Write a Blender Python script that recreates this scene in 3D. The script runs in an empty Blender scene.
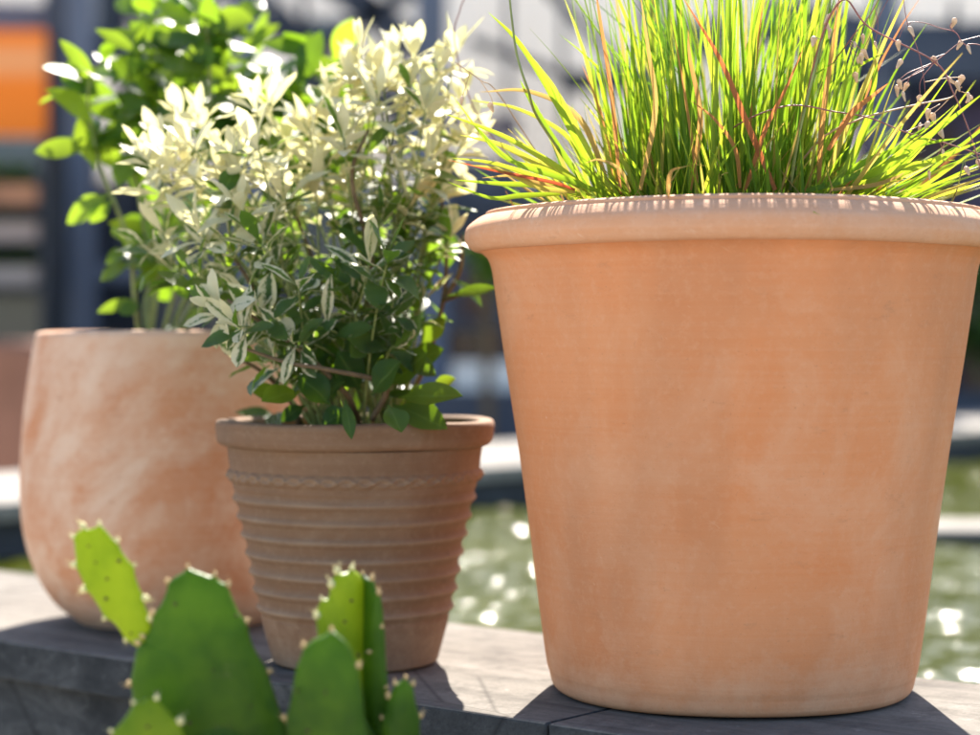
import bpy, bmesh, math, random
from mathutils import Vector, Matrix, noise as mnoise
R = math.radians
random.seed(7)
S = bpy.context.scene
COL = S.collection
# ------------------------------------------------------------------ camera
F = 2060.0                       # focal length in photo pixels (980 wide)
PITCH = math.atan(30.0 / F)
CAMZ = 0.33                      # the wall top is z = 0
cam_d = bpy.data.cameras.new('camera')
cam = bpy.data.objects.new('camera', cam_d); COL.objects.link(cam)
cam.location = (0, 0, CAMZ); cam.rotation_euler = (R(90) - PITCH, 0, 0)
cam_d.sensor_width = 36; cam_d.lens = 36 * F / 980
cam_d.clip_start = 0.05; cam_d.clip_end = 400
cam_d.dof.use_dof = True; cam_d.dof.focus_distance = 1.80; cam_d.dof.aperture_fstop = 2.9
S.camera = cam
# ------------------------------------------------------------------ light
SUN_EL, SUN_AZ = R(42), R(6)     # azimuth measured from +Y towards +X
wd = bpy.data.worlds.new('World'); S.world = wd; wd.use_nodes = True
wn = wd.node_tree; bg = wn.nodes['Background']
sky = wn.nodes.new('ShaderNodeTexSky'); sky.sky_type = 'NISHITA'; sky.sun_disc = False
sky.sun_elevation = SUN_EL; sky.sun_rotation = SUN_AZ
wn.links.new(sky.outputs[0], bg.inputs[0]); bg.inputs[1].default_value = 0.085
sd = bpy.data.lights.new('sun', 'SUN'); sd.energy = 5.0; sd.angle = R(0.53); sd.color = (1, 0.93, 0.82)
sun = bpy.data.objects.new('sun', sd); COL.objects.link(sun)
sdir = Vector((math.sin(SUN_AZ) * math.cos(SUN_EL), math.cos(SUN_AZ) * math.cos(SUN_EL), math.sin(SUN_EL)))
sun.rotation_euler = sdir.to_track_quat('Z', 'Y').to_euler(); sun.location = sdir * 20
S.view_settings.view_transform = 'Standard'; S.view_settings.look = 'None'
S.view_settings.exposure = 2.05; S.view_settings.gamma = 1; S.view_settings.use_curve_mapping = False
S.render.engine = 'CYCLES'
cy = S.cycles
cy.use_denoising = True
try: cy.denoiser = 'OPENIMAGEDENOISE'
except Exception: pass
cy.max_bounces = 8; cy.transparent_max_bounces = 8; cy.caustics_reflective = False; cy.caustics_refractive = False
cy.sample_clamp_indirect = 8
# ------------------------------------------------------------------ helpers
def PW(px, py, D):
    """world point at depth D (along +Y) seen at photo pixel (px, py)"""
    cx, cyy = (px - 490) / F, (367.5 - py) / F
    y = math.cos(PITCH) + cyy * math.sin(PITCH)
    z = -math.sin(PITCH) + cyy * math.cos(PITCH)
    k = D / y
    return Vector((cx * k, D, CAMZ + z * k))
class MB:
    def __init__(s): s.v = []; s.f = []; s.uv = []; s.t = []
    def add(s, vs, fs, uvs=None, t=0.0):
        o = len(s.v); s.v += [tuple(p) for p in vs]
        s.f += [tuple(i + o for i in f) for f in fs]
        s.uv += uvs if uvs else [(0, 0)] * len(vs)
        s.t += [t] * len(vs)
    def box(s, c, size, rot=0.0, M=None):
        hx, hy, hz = [q / 2 for q in size]
        m = M if M else Matrix.Rotation(rot, 3, 'Z')
        vs = [Vector(c) + m @ Vector((x * hx, y * hy, z * hz)) for x in (-1, 1) for y in (-1, 1) for z in (-1, 1)]
        s.add(vs, [(0, 1, 3, 2), (4, 6, 7, 5), (0, 4, 5, 1), (2, 3, 7, 6), (0, 2, 6, 4), (1, 5, 7, 3)])
    def tube(s, pts, r0, r1=None, n=6, t=0.0):
        r1 = r0 if r1 is None else r1
        pts = [Vector(p) for p in pts]; vs = []; m = len(pts)
        ref = Vector((0.31, 0.2, 0.93))
        for i, p in enumerate(pts):
            d = (pts[min(i + 1, m - 1)] - pts[max(i - 1, 0)]).normalized()
            a = d.cross(ref); a = a.normalized() if a.length > 1e-3 else Vector((1, 0, 0)); b = d.cross(a)
            r = r0 + (r1 - r0) * i / (m - 1)
            vs += [p + (a * math.cos(2 * math.pi * k / n) + b * math.sin(2 * math.pi * k / n)) * r for k in range(n)]
        fs = [(i * n + k, i * n + (k + 1) % n, (i + 1) * n + (k + 1) % n, (i + 1) * n + k) for i in range(m - 1) for k in range(n)]
        fs += [tuple(range(n))[::-1], tuple(range((m - 1) * n, m * n))]
        s.add(vs, fs, t=t)
    def lathe(s, prof, c=(0, 0, 0), n=128, closed=False, fn=None, tf=None):
        vs = []; fs = []; m = len(prof); c = Vector(c)
        for i, (r, z) in enumerate(prof):
            for k in range(n):
                a = 2 * math.pi * k / n
                rr, zz = (r, z) if fn is None else fn(r, z, a, i)
                vs.append(c + Vector((rr * math.cos(a), rr * math.sin(a), zz)))
        for i in range(m - 1 + (1 if closed else 0)):
            j = (i + 1) % m
            for k in range(n):
                fs.append((i * n + k, i * n + (k + 1) % n, j * n + (k + 1) % n, j * n + k))
        s.add(vs, fs)
        if tf: s.t[-len(vs):] = [tf(prof[i // n][0], prof[i // n][1], i % n) for i in range(len(vs))]
    def build(s, name, mat, parent=None, smooth=True, bevel=0.0):
        me = bpy.data.meshes.new(name); me.from_pydata(s.v, [], s.f)
        uvl = me.uv_layers.new(name='UVMap')
        buf = []
        for l in me.loops: buf += s.uv[l.vertex_index]
        uvl.data.foreach_set('uv', buf)
        at = me.attributes.new('tint', 'FLOAT', 'POINT'); at.data.foreach_set('value', s.t)
        me.materials.append(mat)
        me.polygons.foreach_set('use_smooth', [smooth] * len(me.polygons))
        bm = bmesh.new(); bm.from_mesh(me)
        if s.fixn: bmesh.ops.recalc_face_normals(bm, faces=bm.faces)
        bm.to_mesh(me); bm.free(); me.update()
        o = bpy.data.objects.new(name, me); COL.objects.link(o)
        if parent:
            o.parent = parent; o.matrix_parent_inverse = Matrix.Translation(-parent.location)
        if bevel:
            b = o.modifiers.new('bevel', 'BEVEL'); b.width = bevel; b.segments = 3; b.limit_method = 'ANGLE'
        return o
    fixn = True
def thing(name, label, cat, loc=(0, 0, 0), group=None):
    o = bpy.data.objects.new(name, None); COL.objects.link(o); o.location = loc; o.empty_display_size = 0.05
    return tag(o, label, cat, group)
def tag(o, label=None, cat=None, group=None, kind=None):
    if label: o['label'] = label
    if cat: o['category'] = cat
    if group: o['group'] = group
    if kind: o['kind'] = kind
    return o
def bez(a, b, c, n=10):
    a, b, c = Vector(a), Vector(b), Vector(c)
    return [a * (1 - t) ** 2 + b * 2 * t * (1 - t) + c * t * t for t in [i / n for i in range(n + 1)]]
def catmull(P, n=6):
    P = [Vector(p) for p in P]; P = [P[0] * 2 - P[1]] + P + [P[-1] * 2 - P[-2]]; out = []
    for i in range(1, len(P) - 2):
        for k in range(n):
            t = k / n
            out.append(0.5 * ((2 * P[i]) + (P[i + 1] - P[i - 1]) * t + (2 * P[i - 1] - 5 * P[i] + 4 * P[i + 1] - P[i + 2]) * t * t + (3 * P[i] - P[i - 1] - 3 * P[i + 1] + P[i + 2]) * t ** 3))
    out.append(P[-2]); return out
def rnd(a, b): return random.uniform(a, b)
def rvec(): 
    while True:
        v = Vector((rnd(-1, 1), rnd(-1, 1), rnd(-1, 1)))
        if 0.1 < v.length < 1: return v.normalized()
# ------------------------------------------------------------------ material kit
class NM:
    def __init__(s, name, rough=0.7, spec=0.3):
        s.m = bpy.data.materials.new(name); s.m.use_nodes = True; s.t = s.m.node_tree
        s.b = s.t.nodes['Principled BSDF']; s.b.inputs['Roughness'].default_value = rough
        s.b.inputs['Specular IOR Level'].default_value = spec
        s.co = s.n('ShaderNodeTexCoord').outputs['Object']
    def n(s, ty, **kw):
        x = s.t.nodes.new(ty)
        for k, v in kw.items(): setattr(x, k, v)
        return x
    def link(s, a, b): s.t.links.new(a, b)
    def put(s, sock, v):
        if hasattr(v, 'is_output'): s.link(v, sock)
        elif isinstance(v, (tuple, list)): sock.default_value = (*v, 1) if len(v) == 3 and sock.type == 'RGBA' else v
        else: sock.default_value = v
    def mapping(s, scale=(1, 1, 1), rot=(0, 0, 0), src=None):
        x = s.n('ShaderNodeMapping'); s.link(src or s.co, x.inputs[0])
        x.inputs['Scale'].default_value = scale; x.inputs['Rotation'].default_value = rot
        return x.outputs[0]
    def noise(s, scale, detail=5, rough=0.6, vec=None, dist=0.0):
        x = s.n('ShaderNodeTexNoise'); s.link(vec or s.co, x.inputs['Vector'])
        x.inputs['Scale'].default_value = scale; x.inputs['Detail'].default_value = detail
        x.inputs['Roughness'].default_value = rough; x.inputs['Distortion'].default_value = dist
        return x.outputs['Fac']
    def ramp(s, fac, stops):
        x = s.n('ShaderNodeValToRGB'); s.link(fac, x.inputs[0]); e = x.color_ramp.elements
        while len(e) < len(stops): e.new(0.5)
        for el, (p, c) in zip(e, stops):
            el.position = p; el.color = (*c, 1) if isinstance(c, tuple) else (c, c, c, 1)
        return x.outputs[0]
    def mix(s, fac, a, b, mode='MIX'):
        x = s.n('ShaderNodeMix', data_type='RGBA', blend_type=mode)
        s.put(x.inputs[0], fac); s.put(x.inputs[6], a); s.put(x.inputs[7], b)
        return x.outputs[2]
    def math(s, op, a, b=0.0, clamp=False):
        x = s.n('ShaderNodeMath', operation=op, use_clamp=clamp); s.put(x.inputs[0], a); s.put(x.inputs[1], b)
        return x.outputs[0]
    def bump(s, h, strength=0.3, dist=0.002, normal=None):
        x = s.n('ShaderNodeBump'); s.link(h, x.inputs['Height'])
        x.inputs['Strength'].default_value = strength; x.inputs['Distance'].default_value = dist
        if normal: s.link(normal, x.inputs['Normal'])
        return x.outputs[0]
    def color(s, v): s.put(s.b.inputs['Base Color'], v)
    def nrm(s, v): s.link(v, s.b.inputs['Normal'])
    def translucent(s, col, fac, normal=None):
        out = s.t.nodes['Material Output']; tr = s.n('ShaderNodeBsdfTranslucent'); s.put(tr.inputs[0], col)
        mx = s.n('ShaderNodeMixShader'); s.put(mx.inputs[0], fac)
        s.link(s.b.outputs[0], mx.inputs[1]); s.link(tr.outputs[0], mx.inputs[2]); s.link(mx.outputs[0], out.inputs[0])
def plain(name, col, rough=0.6, var=0.25, scale=6, spec=0.3, metal=0.0):
    m = NM(name, rough, spec); f = m.noise(scale, 5)
    dark = tuple(c * (1 - var) for c in col); lite = tuple(min(1, c * (1 + var)) for c in col)
    m.color(m.ramp(f, [(0.3, dark), (0.7, lite)])); m.b.inputs['Metallic'].default_value = metal
    m.nrm(m.bump(m.noise(scale * 12, 4), 0.15, 0.003))
    return m.m
def terracotta(name, base, warm, pale, dark, swirl=0.0, pale_amt=0.5, seed=0.0, streak=0.35, rough=0.88):
    m = NM(name, rough, 0.2)
    off = m.n('ShaderNodeVectorMath', operation='ADD'); m.link(m.co, off.inputs[0]); off.inputs[1].default_value = (seed, seed * .7, seed * .3)
    v = off.outputs[0]
    f1 = m.noise(6.5, 9, 0.62, m.mapping((1, 1, 0.9), src=v), 0.9)
    c = m.ramp(f1, [(0.30, base), (0.55, tuple((a + b) / 2 for a, b in zip(base, warm))), (0.75, warm)])
    # soft efflorescence clouds, with brush direction when swirl is set
    f2 = m.noise(8 if not swirl else 12, 11, 0.66, m.mapping((1, 1, 0.62 if swirl else 0.9), src=m.mapping((1, 1, 1), (0, R(-42) * swirl, 0), src=v)), 0.8 - swirl * 0.45)
    k = m.ramp(f2, [(0.42, 0.0), (0.51, 0.45), (0.64, 1.0)] if swirl else [(0.50, 0.0), (0.62, 0.45), (0.80, 1.0)])
    c = m.mix(m.math('MULTIPLY', k, pale_amt), c, pale)
    # throwing lines round the pot + soft vertical water marks
    f3 = m.noise(60, 3, 0.5, m.mapping((0.05, 0.05, 3.0), src=v))
    c = m.mix(m.math('MULTIPLY', m.ramp(f3, [(0.4, 0.0), (0.7, 1.0)]), 0.12), c, pale)
    f4 = m.noise(9, 3, 0.5, m.mapping((1.2, 1.2, 0.35), src=v))
    c = m.mix(m.math('MULTIPLY', m.ramp(f4, [(0.42, 0.0), (0.75, 1.0)]), streak), c, dark)
    f7 = m.noise(24, 6, 0.75, m.mapping((1, 1, 2.2), src=v)); c = m.mix(m.ramp(f7, [(0.60, 0.0), (0.70, 0.35)]), c, dark)
    f8 = m.noise(75, 3, 0.6, m.mapping((2.0, 2.0, .35), src=m.mapping((1, 1, 1), (0, R(60), R(10)), src=v))); c = m.mix(m.ramp(f8, [(0.70, 0.0), (0.76, 0.4)]), c, pale)
    sz = m.n('ShaderNodeSeparateXYZ'); m.link(m.co, sz.inputs[0])
    lowm = m.math('ADD', m.math('MULTIPLY', sz.outputs[2], -9.0), m.math('ADD', m.math('MULTIPLY', m.noise(18, 8, .7, v), 1.8), -.45))
    c = m.mix(m.math('MULTIPLY', m.ramp(lowm, [(0.0, 0.0), (0.5, 1.0)]), .55), c, pale)
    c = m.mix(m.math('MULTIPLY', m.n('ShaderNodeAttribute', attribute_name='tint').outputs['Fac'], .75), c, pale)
    f5 = m.noise(420, 2, 0.6, v); c = m.mix(m.ramp(f5, [(0.66, 0.0), (0.76, 0.5)]), c, dark)
    f6 = m.noise(130, 4, 0.7, v); c = m.mix(m.ramp(f6, [(0.3, 0.18), (0.5, 0.0)]), c, pale)
    m.color(c)
    h = m.math('ADD', m.math('MULTIPLY', f3, 0.8), m.math('ADD', m.math('MULTIPLY', f6, 0.6), m.math('MULTIPLY', f5, 0.3)))
    m.nrm(m.bump(m.noise(7, 3, .5, v), 0.25, 0.008, m.bump(h, 0.45, 0.0014)))
    return m.m
M_big = terracotta('clay_orange', (.60, .265, .125), (.60, .215, .08), (.66, .40, .255), (.38, .18, .095), pale_amt=.55, seed=1.3, streak=.5)
M_bigrim = terracotta('clay_pale_rim', (.60, .33, .20), (.58, .27, .13), (.68, .48, .37), (.36, .21, .13), pale_amt=.8, seed=4.1, streak=.25)
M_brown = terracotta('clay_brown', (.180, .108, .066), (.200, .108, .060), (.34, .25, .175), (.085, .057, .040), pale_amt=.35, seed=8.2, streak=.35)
M_left = terracotta('clay_brushed', (.52, .28, .165), (.50, .20, .09), (.66, .50, .38), (.36, .16, .08), swirl=1.0, pale_amt=.75, seed=12.9, streak=.2)
M_cpot = terracotta('clay_small', (.5, .25, .14), (.5, .22, .11), (.6, .42, .3), (.3, .17, .1), seed=20)
def leafmat(name, kind):
    m = NM(name, 0.32, 0.5)
    a = m.n('ShaderNodeAttribute', attribute_name='tint').outputs['Fac']
    uv = m.n('ShaderNodeTexCoord').outputs['UV']; sp = m.n('ShaderNodeSeparateXYZ'); m.link(uv, sp.inputs[0])
    edge = m.math('MULTIPLY', m.math('ABSOLUTE', m.math('SUBTRACT', sp.outputs[0], 0.5)), 2.0)
    vein = m.ramp(edge, [(0.0, 1.0), (0.10, 0.0)])
    nz = m.noise(35, 3)
    wv = m.n('ShaderNodeTexWave', wave_type='BANDS', bands_direction='DIAGONAL')
    wv.inputs['Scale'].default_value = 3.0; wv.inputs['Distortion'].default_value = 1.0
    m.link(m.mapping((2.0, 4.0, 1), src=uv), wv.inputs[0])
    if kind == 'variegated':
        m.b.inputs['Roughness'].default_value = 0.42; m.b.inputs['Specular IOR Level'].default_value = .32
        fin = m.noise(260, 5, .8)
        w = m.math('ADD', m.math('ADD', m.math('MULTIPLY', edge, 0.9), m.math('MULTIPLY', a, 1.8)), m.math('MULTIPLY', m.math('SUBTRACT', fin, 0.5), 1.5))
        k = m.ramp(m.math('MULTIPLY', w, 0.5), [(0.50, 0.0), (0.60, 1.0)])
        green = m.ramp(nz, [(0.3, (.018, .055, .022)), (0.7, (.055, .11, .03))])
        cream = m.ramp(nz, [(0.3, (.60, .56, .33)), (0.7, (.75, .72, .54))])
        c = m.mix(k, green, cream); tc = m.mix(k, (.24, .40, .02), (.72, .68, .36)); fac = m.ramp(k, [(0, 0.38), (1, 0.40)])
    elif kind == 'glossy':
        m.b.inputs['Roughness'].default_value = 0.33; m.b.inputs['Specular IOR Level'].default_value = .3
        c = m.ramp(m.math('ADD', m.math('MULTIPLY', nz, .4), m.math('MULTIPLY', a, .6)), [(0.2, (.012, .045, .014)), (0.8, (.05, .11, .015))])
        c = m.mix(m.math('MULTIPLY', vein, .5), c, (.14, .22, .06))
        tc = m.mix(a, (.18, .36, .01), (.38, .54, .03)); fac = m.ramp(a, [(0, .32), (1, .52)])
    elif kind == 'grass':
        m.b.inputs['Roughness'].default_value = 0.5; m.b.inputs['Specular IOR Level'].default_value = .22
        c = m.ramp(a, [(0.0, (.05, .12, .02)), (0.45, (.12, .22, .03)), (0.78, (.26, .32, .05)), (0.9, (.36, .25, .08)), (1.0, (.33, .10, .04))])
        tc = m.ramp(a, [(0.0, (.14, .30, .02)), (0.45, (.36, .54, .02)), (0.78, (.66, .68, .05)), (0.9, (.55, .36, .10)), (1.0, (.60, .11, .04))])
        st = m.ramp(m.math('SINE', m.math('MULTIPLY', sp.outputs[0], 45.0)), [(0, .75), (1, 1.0)])
        tc = m.mix(1.0, tc, st, 'MULTIPLY'); fac = 0.5
    m.color(c); m.nrm(m.bump(m.math('ADD', wv.outputs['Fac'], m.math('MULTIPLY', edge, 1.5)), 0.2, 0.0015))
    m.translucent(tc, fac)
    return m.m
M_var = leafmat('variegated_leaf', 'variegated'); M_gloss = leafmat('glossy_leaf', 'glossy'); M_grass = leafmat('grass_blade', 'grass')
M_stem = plain('green_stem', (.20, .24, .08), .5, .3, 60)
M_wood = plain('brown_stem', (.13, .09, .05), .7, .35, 60)
M_straw = plain('straw', (.42, .27, .15), .6, .3, 80)
M_redst = plain('red_stalk', (.26, .10, .09), .5, .3, 80)
def mk_spik():
    m = NM('spikelet', .55, .3); m.color(m.ramp(m.noise(300, 3), [(.3, (.62, .44, .28)), (.7, (.82, .70, .54))])); m.translucent((.75, .52, .34), .35); return m.m
M_spik = mk_spik()
def mk_soil():
    m = NM('soil', .95, .1); m.color(m.ramp(m.noise(60, 6), [(.35, (.015, .011, .008)), (.7, (.06, .042, .028))])); m.nrm(m.bump(m.noise(90, 6, .7), 1, .01)); return m.m
M_soil = mk_soil()
# ------------------------------------------------------------------ setting
UN = Vector((.637, .771, 0)).normalized()       # across the wall, away from the camera
UP_ = Vector((-.771, .637, 0)).normalized()     # along the wall, away to the left
ANG = math.atan2(UN.y, UN.x)
def NP(n, p, z): return UN * n + UP_ * p + Vector((0, 0, z))
MW = Matrix(((UN.x, UP_.x, 0), (UN.y, UP_.y, 0), (0, 0, 1)))
def npbox(mb, n0, n1, p0, p1, z0, z1): mb.box(NP((n0 + n1) / 2, (p0 + p1) / 2, (z0 + z1) / 2), (n1 - n0, p1 - p0, z1 - z0), M=MW)
def mk_ground():
    m = NM('paving', .85, .2); br = m.n('ShaderNodeTexBrick'); m.link(m.mapping((1, 1, 1), (0, 0, ANG)), br.inputs[0])
    br.inputs['Scale'].default_value = 2.2; br.inputs['Mortar Size'].default_value = .008
    br.inputs['Color1'].default_value = (.38, .33, .265, 1); br.inputs['Color2'].default_value = (.44, .38, .305, 1); br.inputs['Mortar'].default_value = (.2, .18, .15, 1)
    n = m.noise(9, 8, .7); m.color(m.mix(m.ramp(n, [(.35, .0), (.8, .45)]), br.outputs[0], (.34, .30, .25))); m.nrm(m.bump(m.noise(80, 6), .4, .004)); return m.m
g = MB(); g.add([(-150, -150, -.5), (150, -150, -.5), (150, 150, -.5), (-150, 150, -.5)], [(0, 1, 2, 3)])
tag(g.build('ground', mk_ground(), smooth=False), kind='structure')
def mk_slate(name, c0, c1, c2, sc=1.0, rough=.75):
    m = NM(name, .92, .08); v = m.mapping((1, 1, 1), (0, 0, -ANG))   # x across, y along the wall
    a = m.noise(14 * sc, 9, .68, m.mapping((1.6, .30, 1), src=v), .8); b = m.noise(5, 4, .5, v)
    f = m.math('ADD', m.math('MULTIPLY', a, .7), m.math('MULTIPLY', b, .3))
    c = m.ramp(f, [(.36, c0), (.50, c1), (.66, c2)])
    s = m.noise(240, 3, .7, v); c = m.mix(m.ramp(s, [(.3, .45), (.5, 0.)]), c, c0)
    bl = m.noise(22, 8, .75, v); c = m.mix(m.ramp(bl, [(.35, .55), (.52, 0.)]), c, tuple(q * .62 for q in c0))
    c = m.mix(m.ramp(m.noise(31, 6, .8, v), [(.60, 0.), (.68, .5)]), c, tuple(min(1, q * 1.35) for q in c2))
    cr = m.n('ShaderNodeTexVoronoi', feature='DISTANCE_TO_EDGE'); m.link(m.mapping((3.2, .9, 1), src=v), cr.inputs[0]); cr.inputs['Scale'].default_value = 3
    c = m.mix(m.ramp(cr.outputs[0], [(0, .5), (.012, 0.)]), c, tuple(q * .4 for q in c0))
    m.color(c); m.nrm(m.bump(a, .35, .004, m.bump(s, .3, .001))); return m.m
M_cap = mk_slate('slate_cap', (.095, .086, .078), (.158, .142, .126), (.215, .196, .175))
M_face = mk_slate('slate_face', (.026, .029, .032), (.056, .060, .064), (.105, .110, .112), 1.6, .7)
N0, N1 = 1.387, 1.806
w = thing('garden_wall', 'low dark stone wall with slate capping that carries the three terracotta pots', 'wall', NP(1.6, 2, -.5))
b = MB(); npbox(b, N0 + .022, N1 - .02, -3.5, 4.05, -.5, -.045); b.build('wall_body', M_face, w, False)
jp = [-3.5, -2.15, -.89, .395 + .62, 2.42, 4.08]    # joints of the capping slabs
# joint seen at photo (540, 722) lies at p = jp[3]
jt = PW(540, 720, .33 * F / (720 - 332)); pj = jt.dot(UP_)
jp = [-3.5, pj - 2.2, pj - 1.1, pj, pj + 1.1, pj + 2.2, 4.08]
for i in range(len(jp) - 1):
    b = MB(); npbox(b, N0, N1, jp[i] + .0012, jp[i + 1] - .0012, -.042, 0)
    o = b.build('capping_slab', M_cap, w, False, .003)
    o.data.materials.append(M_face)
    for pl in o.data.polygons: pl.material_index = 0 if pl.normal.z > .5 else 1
# pond
def mk_water():
    m = NM("pond_water", .10, .22); m.b.inputs['IOR'].default_value = 1.33
    m.color(m.ramp(m.noise(1.1, 2), [(.35, (.034, .041, .0005)), (.65, (.050, .057, .001))]))
    m.nrm(m.bump(m.noise(70, 3), .48, .004)); return m.m
M_water = mk_water()
def wave_h(x, y):
    h = 0.0
    for (s, a) in ((3.2, .016), (11, .0098), (27, .0066)):
        h += a * mnoise.noise(Vector((x * s, y * s * .8, s * 1.7)))
    return h
b = MB()
def pond_grid(n0, n1, p0, p1, st):
    nn = int((n1 - n0) / st); pp = int((p1 - p0) / st); vs = []; fs = []
    for i in range(nn + 1):
        for j in range(pp + 1):
            q = NP(n0 + (n1 - n0) * i / nn, p0 + (p1 - p0) * j / pp, -.112); q.z += wave_h(q.x, q.y); vs.append(q)
    for i in range(nn):
        for j in range(pp):
            fs.append((i * (pp + 1) + j, (i + 1) * (pp + 1) + j, (i + 1) * (pp + 1) + j + 1, i * (pp + 1) + j + 1))
    b.add(vs, fs)
b.fixn = False
pond_grid(N1 - .02, 8.62, -3.5, 3.38, .0125)
tag(b.build('pond_water', M_water), kind='structure')
M_light = mk_slate('pale_stone', (.17, .155, .14), (.27, .25, .225), (.36, .33, .30))
M_dark = plain('dark_concrete', (.035, .038, .045), .7, .35, 5)
lg = thing('pond_ledge', 'pale stone ledge on a dark wall along the far side of the green pond', 'ledge', NP(4, 3.7, -.5))
b = MB(); npbox(b, 1.82, 8.62, 3.38, 4.10, -.5, -.042); b.build('wall_body', M_dark, lg, False)
b = MB(); npbox(b, 1.82, 8.62, 3.36, 4.12, -.038, 0); b.build('ledge_top', M_light, lg, False, .004)
lg = thing('pond_kerb', 'stone kerb closing the far right end of the pond', 'kerb', NP(8.8, 0, -.5))
b = MB(); npbox(b, 8.63, 9.0, -3.5, 4.12, -.5, -.042); b.build('wall_body', M_dark, lg, False)
b = MB(); npbox(b, 8.63, 9.02, -3.5, 4.12, -.038, 0); b.build('kerb_top', M_light, lg, False, .004)
lg = thing('pond_side_wall', 'dark wall at the near right end of the pond', 'wall', NP(5, -3.6, -.5))
b = MB(); npbox(b, N1, 9.0, -3.8, -3.51, -.5, 0); b.build('wall_body', M_dark, lg, False)
# stepping stone in the pond, right of the big pot
q = PW(938, 531, 4.25)
ss = thing('stepping_stone', 'pale stone stepping slab just above the pond water, right of the big pot', 'stepping stone', (q.x, q.y, -.4))
b = MB(); b.box((q.x + .30, q.y + .18, -.082), (.62, .26, .020)); b.build('slab', M_light, ss, False, .004)
b = MB(); b.box((q.x + .30, q.y + .18, -.284), (.60, .24, .380)); b.build('pedestal', M_dark, ss, False)
# ------------------------------------------------------------------ pots
def smooth_prof(P, n=6): return [(p.x, p.y) for p in catmull([(a, b, 0) for a, b in P], n)]
BX, BY = .2262, 1.93
pot = thing('large_terracotta_pot', 'biggest orange terracotta pot with thick rolled rim, holding tall grass', 'plant pot', (BX, BY, 0))
outer = smooth_prof([(.150, .0015), (.161, .002), (.1675, .007), (.1705, .018), (.1735, .03), (.180, .078), (.188, .143), (.1995, .228), (.2125, .313), (.2215, .375), (.2240, .392), (.2275, .4025), (.2340, .4090), (.2400, .4125)], 10)
def wob(r, z, a, i): return (r * (1 + .0022 * math.sin(2 * a + z * 6) + .0012 * math.sin(5 * a + 9 * z)), z + .0008 * math.sin(3 * a))
b = MB(); b.lathe([(.001, .004)] + outer + [(.2300, .42), (.205, .42), (.200, .38), (.165, .05), (.001, .045)], (BX, BY, 0), 160, fn=wob)
b.build('body', M_big, pot)
rim = smooth_prof([(.2310, .4105), (.2390, .4100), (.2450, .4135), (.2492, .4205), (.2492, .4275), (.2465, .4335), (.2400, .4390), (.2335, .4430), (.2302, .4440), (.2285, .4472), (.2180, .4490), (.2110, .4465), (.2080, .436), (.2070, .4205), (.2160, .4165)], 8)
b = MB(); b.lathe(rim, (BX, BY, 0), 200, closed=True, fn=wob); b.build('rim', M_bigrim, pot)
def soil(cx, cy, r, z, parent):
    n = 40; vs = []; fs = []
    for i in range(n):
        for j in range(n):
            u, v = (i / (n - 1) * 2 - 1), (j / (n - 1) * 2 - 1)
            x, y = u * math.sqrt(1 - v * v / 2) * r, v * math.sqrt(1 - u * u / 2) * r
            vs.append((cx + x, cy + y, z + .010 * mnoise.noise(Vector((x * 40, y * 40, z))) + .004 * mnoise.noise(Vector((x * 150, y * 150, z)))))
    fs = [(i * n + j, (i + 1) * n + j, (i + 1) * n + j + 1, i * n + j + 1) for i in range(n - 1) for j in range(n - 1)]
    b = MB(); b.add(vs, fs); return b.build('soil', M_soil, parent)
soil(BX, BY, .206, .425, pot)
RX, RY = -.137, 2.09
pot = thing('ribbed_terracotta_pot', 'small brown terracotta pot with horizontal ribs, holding cream leaved shrub', 'plant pot', (RX, RY, 0))
def base_r(z):
    T = [(0, .0835), (.0025, .085), (.038, .0945), (.0785, .1025), (.119, .1105), (.16, .1197), (.19, .1268), (.2205, .1308), (.26, .134)]
    for (a, ra), (c, rc) in zip(T, T[1:]):
        if a <= z <= c: return ra + (rc - ra) * (z - a) / (c - a)
    return T[-1][1]
prof = [(.001, .004), (.078, .0015), (.0825, .002)]
z = .004
ridges = [.1676 - .0184 * k for k in range(7)]
while z < .2215:
    r = base_r(z) - .0012
    for q in ridges:
        d = (z - q) / .0184
        if abs(d) < .5: r += .0031 * math.exp(-((z - q) / .0036) ** 2) - .0010 * (1 - math.exp(-((z - q) / .006) ** 2))
    prof.append((r, z)); z += .0011
def brw(r, z, a, i):
    k = 1 + .003 * math.sin(3 * a + z * 30) + .002 * math.sin(7 * a - z * 60) + .0015 * mnoise.noise(Vector((math.cos(a) * 3, math.sin(a) * 3, z * 60)))
    if abs(z - .191) < .0062:                       # pressed rope band
        u = (z - .191) / .0062
        s = math.sin(a * 23); t_ = abs(u - .55 * s)
        r += .0030 * math.exp(-(t_ / .38) ** 2) + .0022 * math.exp(-(abs(u + .55 * s) / .38) ** 2) + .0008
    return r * k, z + .0006 * math.sin(2 * a + 1)
b = MB(); b.lathe(prof + [(.120, .2215), (.118, .19), (.08, .03), (.001, .03)], (RX, RY, 0), 420, fn=brw, tf=lambda r, z, k: (sum(math.exp(-((z - q - .0006) / .0030) ** 2) for q in ridges) * (.28 + .7 * abs(mnoise.noise(Vector((math.cos(k / 67) * 2, math.sin(k / 67) * 2, z * 90))))) + .35 * math.exp(-((z - .191) / .004) ** 2)) if r > .075 else 0); b.build('body', M_brown, pot)  # tint: dusty ridge crests and rope band, with caught light painted in
rim = smooth_prof([(.1310, .2205), (.1365, .2225), (.1395, .2265), (.1408, .235), (.1412, .2425), (.1390, .2465), (.1330, .2475), (.1265, .2462), (.1238, .242), (.1225, .2300), (.1240, .2210)], 6)
b = MB(); b.lathe(rim, (RX, RY, 0), 200, closed=True, fn=lambda r, z, a, i: (r * (1 + .0025 * math.sin(3 * a + 1) + .0012 * math.sin(11 * a)), z + .0007 * math.sin(4 * a))); b.build('rim', M_brown, pot)
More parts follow.
